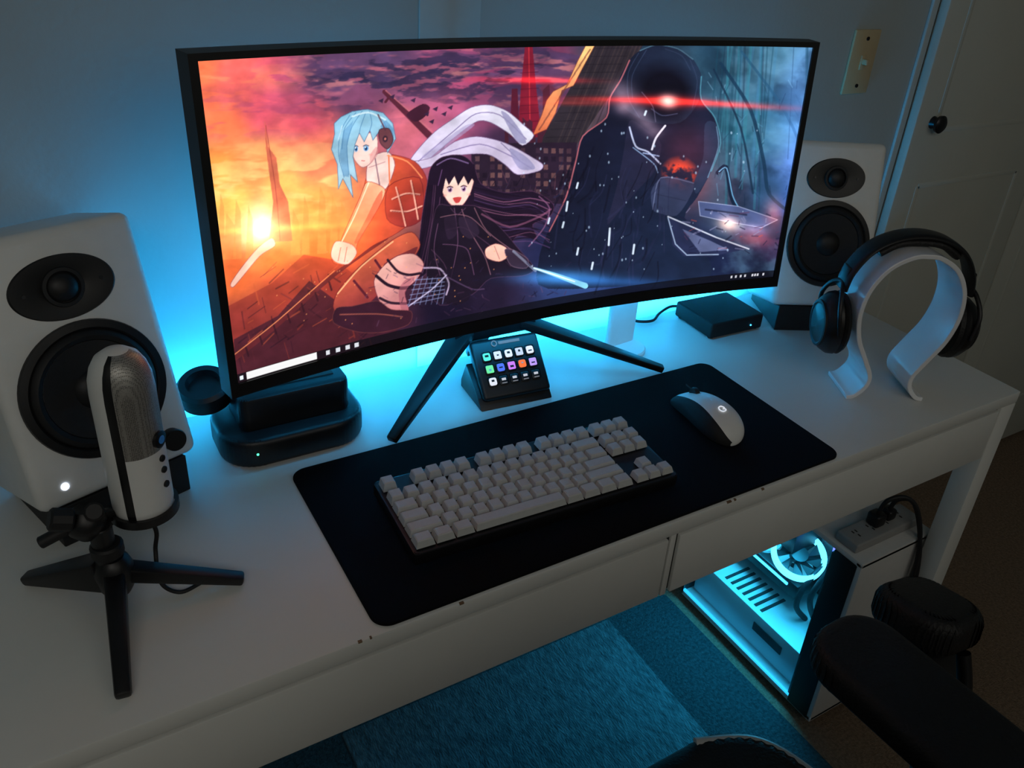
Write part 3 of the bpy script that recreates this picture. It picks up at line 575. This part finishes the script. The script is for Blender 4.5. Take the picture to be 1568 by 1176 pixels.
onmic('gain_button',318,.066,.0035,.002,M_black); onmic('mode_button',318,.053,.0035,.002,M_black); onmic('jack',318,.036,.0035,.002,M_black)
lathe('yoke_ring',mc,[(Rm+.0005,-.002),(Rm+.004,-.002),(Rm+.004,.007),(Rm+.0005,.007),(Rm+.0005,-.002)],M_black,T(mx_,my_,mz_),n=48)
lathe('bottom_cap',mc,[(0,-.008),(.012,-.008),(.014,-.001),(.014,.001),(0,.001)],M_black,T(mx_,my_,mz_),n=32)
hx,hy=.003,.648
beam('yoke_arm',mc,(mx_-Rm+.001,my_,mz_+.003),(hx-.006,hy+.006,.102),.012,.010,.012,.014,M_black)
lathe('ball_head',mc,[(0,-.018),(.010,-.016),(.017,-.007),(.018,.0),(.016,.009),(.009,.016),(0,.017)],M_black,T(hx-.014,hy+.006,.100),n=24)
cyl('head_knob_1',mc,.011,.020,(0,0,0),M_rub,T(hx-.024,hy-.002,.112,ry=-1.2),n=10,bev=.002)
cyl('head_knob_2',mc,.009,.018,(0,0,0),M_rub,T(hx-.006,hy-.004,.116,rx=.9),n=10,bev=.002)
cyl('head_lever',mc,.006,.026,(0,0,0),M_rub,T(hx-.03,hy+.006,.098,ry=-1.9),n=12,bev=.001)
cyl('post',mc,.0105,.055,(hx-.004,hy+.001,.040),M_black,n=24,bev=.001)
cyl('post_collar',mc,.015,.014,(hx-.002,hy,.060),M_rub,n=16,bev=.002)
lathe('leg_hub',mc,[(0,.012),(.012,.012),(.016,.020),(.019,.040),(.015,.052),(.011,.056),(0,.056)],M_black,T(hx,hy,0),n=24)
for i,(tx,ty,w0,h0) in enumerate(((-.075,.713,.028,.036),(.116,.615,.018,.018),(-.013,.518,.019,.022))):
    beam('leg_%d'%(i+1),mc,(hx+(tx-hx)*.08,hy+(ty-hy)*.08,.036),(tx,ty,.0065),w0,h0,.014,.010,M_black,.003)
tube('cable',mc,[(mx_,my_,mz_-.006),(mx_+.006,my_-.003,.058),(mx_+.002,my_-.004,.034),(mx_-.000,my_-.024,.010),(mx_+.014,my_-.040,.0035),(mx_+.035,my_-.036,.0030),(mx_+.056,my_-.028,.0028),(mx_+.062,my_-.036,.0028)],.0022,M_rub,n=8)
# ---------------------------------------------------------------- MACRO KEYPAD
mk=empty('macro_keypad',(.553,.798,0),-.079)
tm=.76; MM=T(0,0,.014,rx=-tm)
box('body',mk,(.108,.016,.090),(0,.008,.045),M_black,.006,3,M=MM)
prism('stand',mk,[(-.004,0),(.074,0),(.074,.012),(.058,.046),(.010,.014)],.114,M_black,Matrix.Translation((-.060,0,0))@Matrix(((0,0,1,0),(1,0,0,0),(0,1,0,0),(0,0,0,1))),.002)
box('logo',mk,(.034,.0006,.0042),(.006,-.0004,.081),emis('printed_logo',(150,160,165),.3),M=MM)
lathe('logo_ring',mk,[(.0046,0),(.0046,.0008),(.003,.0008),(.003,0)],emis('printed_logo_b',(150,160,165),.3),MM@T(-.018,-.0003,.081,rx=math.pi/2),n=20)
cols=[(90,230,200),(215,220,230),(225,225,235),(200,205,215),(230,225,235),(110,230,150),(80,110,230),(205,120,235),(255,110,40),(190,150,240),(225,225,230),(60,60,70),(150,60,40),(60,60,66),(140,140,145)]
for r in range(3):
    for c in range(5):
        k=r*5+c; x=-.0345+c*.01725; z=.063-r*.0185
        box('key_%d'%k,mk,(.0145,.0016,.0145),(x,-.0006,z),M_black,.002,2,M=MM)
        col=cols[k]
        if k in (11,12,13,14): 
            box('icon_%d'%k,mk,(.0064,.0006,.0034),(x,-.0016,z+.001),emis('kl_%d'%k,(200,200,205),.9),M=MM); box('icon_label_%d'%k,mk,(.008,.0006,.0012),(x,-.0016,z-.0045),emis('kt_%d'%k,(150,150,155),.6),M=MM)
        else:
            prism('icon_%d'%k,mk,rrect(-.0056,-.0056,.0056,.0056,.0016 if k%2 else .0028,4),.0006,emis('key_light_%d'%k,col,1.0),MM@T(x,-.0014,z,rx=math.pi/2))
            box('icon_glyph_%d'%k,mk,(RC((.003,.0055,.0042)),.0006,RC((.0018,.003))),(x,-.0022,z+RC((-.0012,.0012,0))),RC((M_gap,M_white)) if k in (6,7,8,9,5) else M_gap,M=MM)
# ---------------------------------------------------------------- CHARGING DOCK
cd=empty('charging_dock',(.238,.862,0))
prism('base',cd,rrect(-.092,-.062,.092,.060,.045,10),.040,M_black,None,.008,3)
prism('cradle',cd,rrect(-.066,-.036,.074,.040,.012,5),.046,M_black,T(0,0,.039),.004,2)
box('cradle_slot',cd,(.11,.03,.002),(.004,0,.0852),M_gap)
lathe('status_light',cd,[(.0016,0),(.0016,.001),(0,.001)],E_green,T(-.055,-.0605,.022,rx=math.pi/2),n=10)
lathe('side_puck',cd,[(0,.0),(.028,0),(.033,.005),(.033,.026),(.029,.031),(.021,.031),(.019,.022),(0,.022)],M_black,T(-.088,.040,.054,rx=.25,ry=-.15),n=40)
beam('puck_arm',cd,(-.085,.040,.066),(-.05,.02,.062),.016,.016,.016,.016,M_black)
# ---------------------------------------------------------------- TABLET STAND
ts=empty('tablet_stand',(.794,.868,0),.1)
cyl('foot_disc',ts,.036,.008,(0,0,0),M_white,n=48,bev=.002)
box('column',ts,(.058,.012,.20),(0,.012,.106),M_white,.005,3)
box('back_plate',ts,(.13,.006,.10),(0,.010,.245),M_white,.0025,2)
box('plate_lip',ts,(.10,.016,.006),(0,.002,.198),M_white,.002)
# ---------------------------------------------------------------- EXTERNAL DRIVE BOX
xd=empty('external_hard_drive',(1.014,.882,0),-.03)
box('body',xd,(.118,.100,.028),(0,0,.0165),M_blackm,.004,3)
for i,(a,b) in enumerate(((-.05,-.04),(.05,-.04),(-.05,.04),(.05,.04))): cyl('foot_%d'%i,xd,.005,.003,(a,b,0),M_rub,n=12)
lathe('status_light',xd,[(.0014,0),(.0014,.001),(0,.001)],E_cyan,T(.03,-.0505,.014,rx=math.pi/2),n=10)
tube('cable',xd,[(-.045,.048,.018),(-.06,.062,.014),(-.085,.060,.006),(-.11,.045,.0035),(-.135,.050,.0035),(-.15,.066,.004)],.0025,M_rub,n=8)
# ---------------------------------------------------------------- HEADPHONE STAND
ang=math.atan2(-.46,.887)
hs=empty('headphone_stand',(1.076+.038*.46,.567+.038*.887,0),ang)
prof=[(-.062,.0035),(-.050,.006),(-.036,.022),(-.034,.042),(-.050,.072),(-.068,.105),(-.0765,.145),(-.071,.185),(-.051,.218),(-.022,.236),(.0,.239),(.022,.236),(.051,.218),(.071,.185),(.0765,.145),(.068,.105),(.050,.072),(.034,.042),(.036,.022),(.050,.006),(.062,.0035)]
P=smoothpath([(a,0,b) for a,b in prof],5)
bm=bmesh.new(); rg=[]; tk=.0035; dp=.038
for i,p in enumerate(P):
    a=P[max(0,i-1)];b=P[min(len(P)-1,i+1)]; t=(b-a).normalized(); nrm=Vector((-t.z,0,t.x))
    rg.append([bm.verts.new(p+nrm*s1*tk+Vector((0,s2*dp,0))) for s1,s2 in ((1,-1),(1,1),(-1,1),(-1,-1))])
for i in range(len(P)-1):
    for k in range(4): bm.faces.new((rg[i][k],rg[i][(k+1)%4],rg[i+1][(k+1)%4],rg[i+1][k]))
bm.faces.new(rg[0]);bm.faces.new(rg[-1][::-1]); bmesh.ops.recalc_face_normals(bm,faces=bm.faces)
ob=fin(bm,'bent_band',hs,M_gloss,smooth=True,shade=50)
bv=ob.modifiers.new('b','BEVEL'); bv.width=.0012; bv.segments=2; bv.limit_method='ANGLE'; bv.angle_limit=math.radians(60)
# ---------------------------------------------------------------- HEADPHONES
hp=empty('headphones',(1.076+.038*.46,.567+.038*.887,0.0008),ang)
def band(name,pr,thk,dep,m,y0=0.):
    P=smoothpath([(a,0,b) for a,b in pr],6); bm=bmesh.new(); rg=[]
    for i,p in enumerate(P):
        a=P[max(0,i-1)];b=P[min(len(P)-1,i+1)]; t=(b-a).normalized(); nrm=Vector((-t.z,0,t.x)); ring=[]
        for k in range(12):
            an=2*math.pi*k/12; ring.append(bm.verts.new(p+nrm*thk*math.copysign(abs(math.cos(an))**.7,math.cos(an))+Vector((0,y0+dep*math.copysign(abs(math.sin(an))**.7,math.sin(an)),0))))
        rg.append(ring)
    for i in range(len(P)-1):
        for k in range(12): bm.faces.new((rg[i][k],rg[i][(k+1)%12],rg[i+1][(k+1)%12],rg[i+1][k]))
    bm.faces.new(rg[0]);bm.faces.new(rg[-1][::-1]); bmesh.ops.recalc_face_normals(bm,faces=bm.faces)
    return fin(bm,name,hp,m,smooth=True,shade=60)
band('headband',[(-.098,.170),(-.092,.200),(-.072,.232),(-.040,.252),(0,.259),(.040,.252),(.072,.232),(.092,.200),(.098,.170)],.0045,.018,M_black)
band('headband_cushion',[(-.060,.230),(-.034,.2455),(0,.2495),(.034,.2455),(.060,.230)],.006,.016,M_leather)
for i,s in enumerate((-1,1)):
    Mc=T(s*.102,0,.112,ry=s*(math.pi/2)+ s*.06,rz=0)
    lathe('ear_cup_%d'%(i+1),hp,[(0,.018),(.026,.018),(.034,.012),(.040,.002),(.041,-.006),(.037,-.010),(0,-.010)],M_black,Mc,n=40,sx=1.22,sy=.98)
    lathe('ear_cup_ring_%d'%(i+1),hp,[(.030,.0155),(.030,.0185),(.027,.0195),(.024,.0175)],M_rub,Mc,n=40,sx=1.22,sy=.98)
    lathe('ear_pad_%d'%(i+1),hp,[(.038,-.0095),(.041,-.013),(.038,-.0185),(.028,-.019),(.022,-.015),(.021,-.010)],M_leather,Mc,n=40,sx=1.22,sy=.98)
    tube('yoke_%d'%(i+1),hp,[(s*.102,-.042,.110),(s*.108,-.036,.146),(s*.104,-.018,.172),(s*.099,0,.180),(s*.104,.018,.172),(s*.108,.036,.146),(s*.102,.042,.110)],.0035,M_black,n=8)
    beam('slider_%d'%(i+1),hp,(s*.099,0,.170),(s*.094,0,.205),.018,.006,.024,.008,M_black)
# ---------------------------------------------------------------- COMPUTER
pc=empty('desktop_computer',(1.112,.532,-.75)); pw,pd,ph=.198,.39,.425
box('top_panel',pc,(pw,pd,.012),(pw/2,pd/2,ph-.006),M_case,.003)
box('bottom_panel',pc,(pw,pd,.012),(pw/2,pd/2,.022),M_case,.002)
box('front_panel',pc,(pw,.014,ph-.018),(pw/2,.007,ph/2+.008),M_case,.003)
box('rear_panel',pc,(pw,.004,ph-.03),(pw/2,pd-.003,ph/2+.004),M_black,0)
box('right_panel',pc,(.004,pd-.02,ph-.03),(pw-.003,pd/2,ph/2+.004),M_pcb,0)
box('front_fan_column',pc,(.060,.050,ph-.05),(.032,.040,ph/2+.004),M_black,.002)
box('front_pillar',pc,(.004,.050,ph-.03),(.001,.034,ph/2+.004),M_black,.001)
box('side_glass',pc,(.003,pd-.066,ph-.036),(.0005,.060+(pd-.066)/2,ph/2+.004),M_glass)
box('glass_frame_bottom',pc,(.006,pd-.064,.006),(.003,.060+(pd-.066)/2,.031),emis('case_edge_led',(40,170,235),2.),.001)
for i,(a,b) in enumerate(((.03,.03),(pw-.03,.03),(.03,pd-.03),(pw-.03,pd-.03))): cyl('foot_%d'%i,pc,.014,.016,(a,b,0),M_rub,n=16)
box('power_supply_shroud',pc,(pw-.035,pd-.075,.085),(pw/2+.010,.066+(pd-.075)/2,.071),M_case,.002)
for i in range(7): box('shroud_vent_%d'%i,pc,(.07,.007,.002),(.075,.20+i*.018,.1140),M_gap)
box('shroud_badge',pc,(.002,.08,.02),(.0265,.16,.080),M_gap)
box('motherboard',pc,(.003,.235,.245),(pw-.02,.24,.26),M_pcb)
box('graphics_card',pc,(.085,.200,.036),(pw-.066,.265,.170),M_black,.004)
box('graphics_card_stripe',pc,(.003,.15,.005),(pw-.110,.265,.178),E_cyan)
for k in (0,1): lathe('graphics_fan_%d'%k,pc,[(.010,0),(.012,.004),(.034,.002),(.038,.005),(.040,0)],M_case,T(pw-.066,.215+.09*k,.188),n=32)
lathe('cooler_ring',pc,[(.048,.0),(.056,.0),(.056,.014),(.048,.014),(.048,0)],E_ring,T(.112,.200,.236,rx=.35,ry=-.25),n=48)
lathe('cooler_hub',pc,[(0,.0),(.018,.0),(.018,.014),(0,.016)],M_black,T(.112,.200,.236,rx=.35,ry=-.25),n=24)
bm=bmesh.new()
for k in range(9):
    a=2*math.pi*k/9; v=[]
    for rr_,da,z in ((.017,0,.003),(.046,.2,.003),(.046,.62,.012),(.017,.5,.012)): v.append(bm.verts.new((rr_*math.cos(a+da),rr_*math.sin(a+da),z)))
    bm.faces.new(v)
fin(bm,'cooler_blades',pc,M_black,T(.112,.200,.236,rx=.35,ry=-.25))
box('cooler_fins',pc,(.09,.05,.07),(.135,.225,.285),M_black,.003)
lathe('rear_fan_frame',pc,[(.056,0),(.060,0),(.060,.024),(.056,.024),(.056,0)],M_black,T(pw/2+.01,pd-.006,.32,rx=math.pi/2),n=40)
lathe('rear_fan_ring',pc,[(.048,.020),(.055,.020),(.055,.025),(.048,.025),(.048,.020)],E_ring,T(pw/2+.01,pd-.006,.32,rx=math.pi/2),n=40)
for i in range(4): box('memory_%d'%i,pc,(.032,.005,.090),(pw-.038,.115+i*.010,.27),M_case,.001); box('memory_light_%d'%i,pc,(.003,.005,.088),(pw-.0555,.115+i*.010,.27),E_violet)
tube('coolant_hose_1',pc,[(pw-.03,.14,.30),(pw-.09,.12,.27),(pw-.11,.13,.19),(pw-.08,.12,.115)],.006,M_rub,n=10)
tube('coolant_hose_2',pc,[(pw-.03,.16,.24),(pw-.10,.15,.22),(pw-.12,.15,.16),(pw-.09,.14,.115)],.006,M_rub,n=10)
for i in range(6): tube('power_cable_%d'%i,pc,[(pw-.03,.105,.22-i*.006),(pw-.07,.095,.20-i*.004),(pw-.085,.09,.15),(pw-.05,.09,.115)],.0025,M_black,n=6,sub=6)
alight('interior_light',(pw/2-.02,.22,ph-.03),(0,math.radians(22),0),.10,.28,4.0,(.03,.58,1.),pc)
# ---------------------------------------------------------------- POWER STRIP
ps=empty('power_strip',(1.208,.580,-.325))
box('housing',ps,(.175,.048,.020),(0,0,.010),M_strip,.004,3)
for i in range(4):
    for a,b in ((-.004,.006),(.004,.006),(0,-.005)): box('slot_%d_%d_%d'%(i,int(a*1000),int(b*1000)),ps,(.0022,.006,.001),(-.062+i*.038+a,b,.0202),M_gap)
box('plug_1',ps,(.026,.026,.026),(-.010,.004,.033),M_black,.005,3); box('plug_2',ps,(.022,.024,.022),(.026,.006,.031),M_black,.005,3)
tube('cord_1',ps,[(-.010,.004,.044),(-.006,-.004,.078),(.020,-.020,.086),(.042,-.036,.060),(.052,-.054,.0),(.054,-.064,-.08),(.052,-.068,-.16)],.0042,M_rub,n=8)
tube('cord_2',ps,[(.026,.006,.040),(.030,-.002,.066),(.050,-.020,.064),(.060,-.044,.01),(.062,-.064,-.07),(.060,-.068,-.16)],.0042,M_rub,n=8)
# ---------------------------------------------------------------- OFFICE CHAIR
ch=empty('office_chair',(.46,.14,-.7405))
prism('seat',ch,rrect(-.23,-.24,.245,.250,.11,10),.085,M_leather,T(0,0,.385),.03,4)
tube('seat_piping',ch,[(.236,-.15,.460),(.237,.05,.460),(.230,.14,.460),(.200,.205,.460),(.13,.240,.460)],.008,M_white,n=8)
box('mechanism',ch,(.22,.26,.05),(0,-.02,.36),M_black,.01)
prism('backrest',ch,rrect(-.22,.02,.22,.62,.10,10),.075,M_leather,T(0,-.22,.48,rx=math.pi/2),.03,4)
beam('backrest_bar',ch,(0,-.10,.36),(0,-.235,.56),.06,.02,.06,.02,M_black,.004)
cyl('gas_lift',ch,.026,.26,(0,0,.10),M_metal,n=24)
cyl('base_hub',ch,.05,.05,(0,0,.075),M_black,n=24,bev=.005)
for i in range(5):
    a=math.radians(20+72*i); x,y=.27*math.cos(a),.27*math.sin(a)
    beam('base_arm_%d'%i,ch,(.03*math.cos(a),.03*math.sin(a),.10),(x,y,.070),.05,.035,.035,.022,M_black,.006)
    lathe('caster_%d'%i,ch,[(0,-.012),(.022,-.012),(.025,-.008),(.025,.008),(.022,.012),(0,.012)],M_rub,T(x,y,.0255,ry=math.pi/2,rz=a+1.57),n=24)
    cyl('caster_stem_%d'%i,ch,.008,.03,(x,y,.045),M_metal,n=12)
prism('armrest_pad_1',ch,rrect(-.060,-.20,.060,.150,.050,8),.045,M_leather,T(.266,.045,.618,rz=.03),.016,4)
beam('armrest_post_1',ch,(.272,-.02,.640),(.262,-.02,.380),.05,.028,.06,.035,M_black,.006)
beam('armrest_bar_1',ch,(.27,-.02,.372),(.08,-.02,.365),.06,.02,.06,.02,M_black,.004)
prism('armrest_pad_2',ch,rrect(-.060,-.20,.060,.150,.050,8),.045,M_leather,T(-.275,.04,.618),.016,4)
beam('armrest_post_2',ch,(-.275,-.02,.640),(-.25,-.02,.380),.05,.028,.06,.035,M_black,.006)
beam('armrest_bar_2',ch,(-.26,-.02,.372),(-.08,-.02,.365),.06,.02,.06,.02,M_black,.004)
prism('swing_arm_pad',ch,rrect(-.060,-.055,.060,.060,.040,8),.055,M_leather,T(.440,.168,.570,rx=-.15,ry=.2),.018,4)  # extra armrest pad, added to the chair on its own arm
beam('swing_arm_beam',ch,(.43,.150,.585),(.29,.0,.45),.05,.03,.05,.03,M_black,.006)
tube('swing_arm_lever',ch,[(.455,.12,.575),(.452,.10,.53),(.440,.09,.495)],.010,M_black,n=10)
# ---------------------------------------------------------------- LED STRIP
ls=empty('led_light_strip',(.62,.9575,-.012))
box('strip',ls,(1.10,.003,.010),(0,0,0),M_white)
for i in range(56): box('diode_%d'%i,ls,(.005,.0015,.005),(-.54+i*.0196,.0022,.0),E_strip)
alight('strip_glow',(0,.006,.002),(math.radians(134),0,0),1.14,.012,6.4,(.02,.44,.95),ls)
# ---------------------------------------------------------------- LIGHTS
alight('ambient_glow',(-.5,-1.1,1.62),(math.radians(28),0,math.radians(-12)),1.2,1.2,9.,(1.,.96,.88))  # added soft ambient light from overhead, no lamp fixture behind it
alight('room_fill',(1.0,-1.9,1.3),(math.radians(58),0,math.radians(5)),1.4,1.2,4.6,(1.,.96,.86))
w=bpy.data.worlds.new('World'); bpy.context.scene.world=w; w.use_nodes=True; w.node_tree.nodes['Background'].inputs[0].default_value=(.5,.6,.7,1); w.node_tree.nodes['Background'].inputs[1].default_value=.02
# ---------------------------------------------------------------- CAMERA
R=np.array([0.85067,-0.19571,0.48792,-0.52035,-0.44562,0.72846,0.07486,-0.87357,-0.48091]).reshape(3,3)
cam=bpy.data.cameras.new('camera'); co_=bpy.data.objects.new('camera',cam); COL.objects.link(co_)
Mx=Matrix(((R[0,0],-R[0,1],-R[0,2]),(R[1,0],-R[1,1],-R[1,2]),(R[2,0],-R[2,1],-R[2,2]))).to_4x4(); Mx.translation=Vector((-.0067,-.0781,.6528)); co_.matrix_world=Mx
cam.sensor_width=36; cam.lens=1295/1568*36; cam.shift_x=-.02558; cam.shift_y=-.02857; cam.clip_start=.01
bpy.context.scene.camera=co_
bpy.context.scene.view_settings.view_transform='Standard'
for ob in list(bpy.context.scene.objects):
    if ob.parent is None: ob.location.z+=TZ
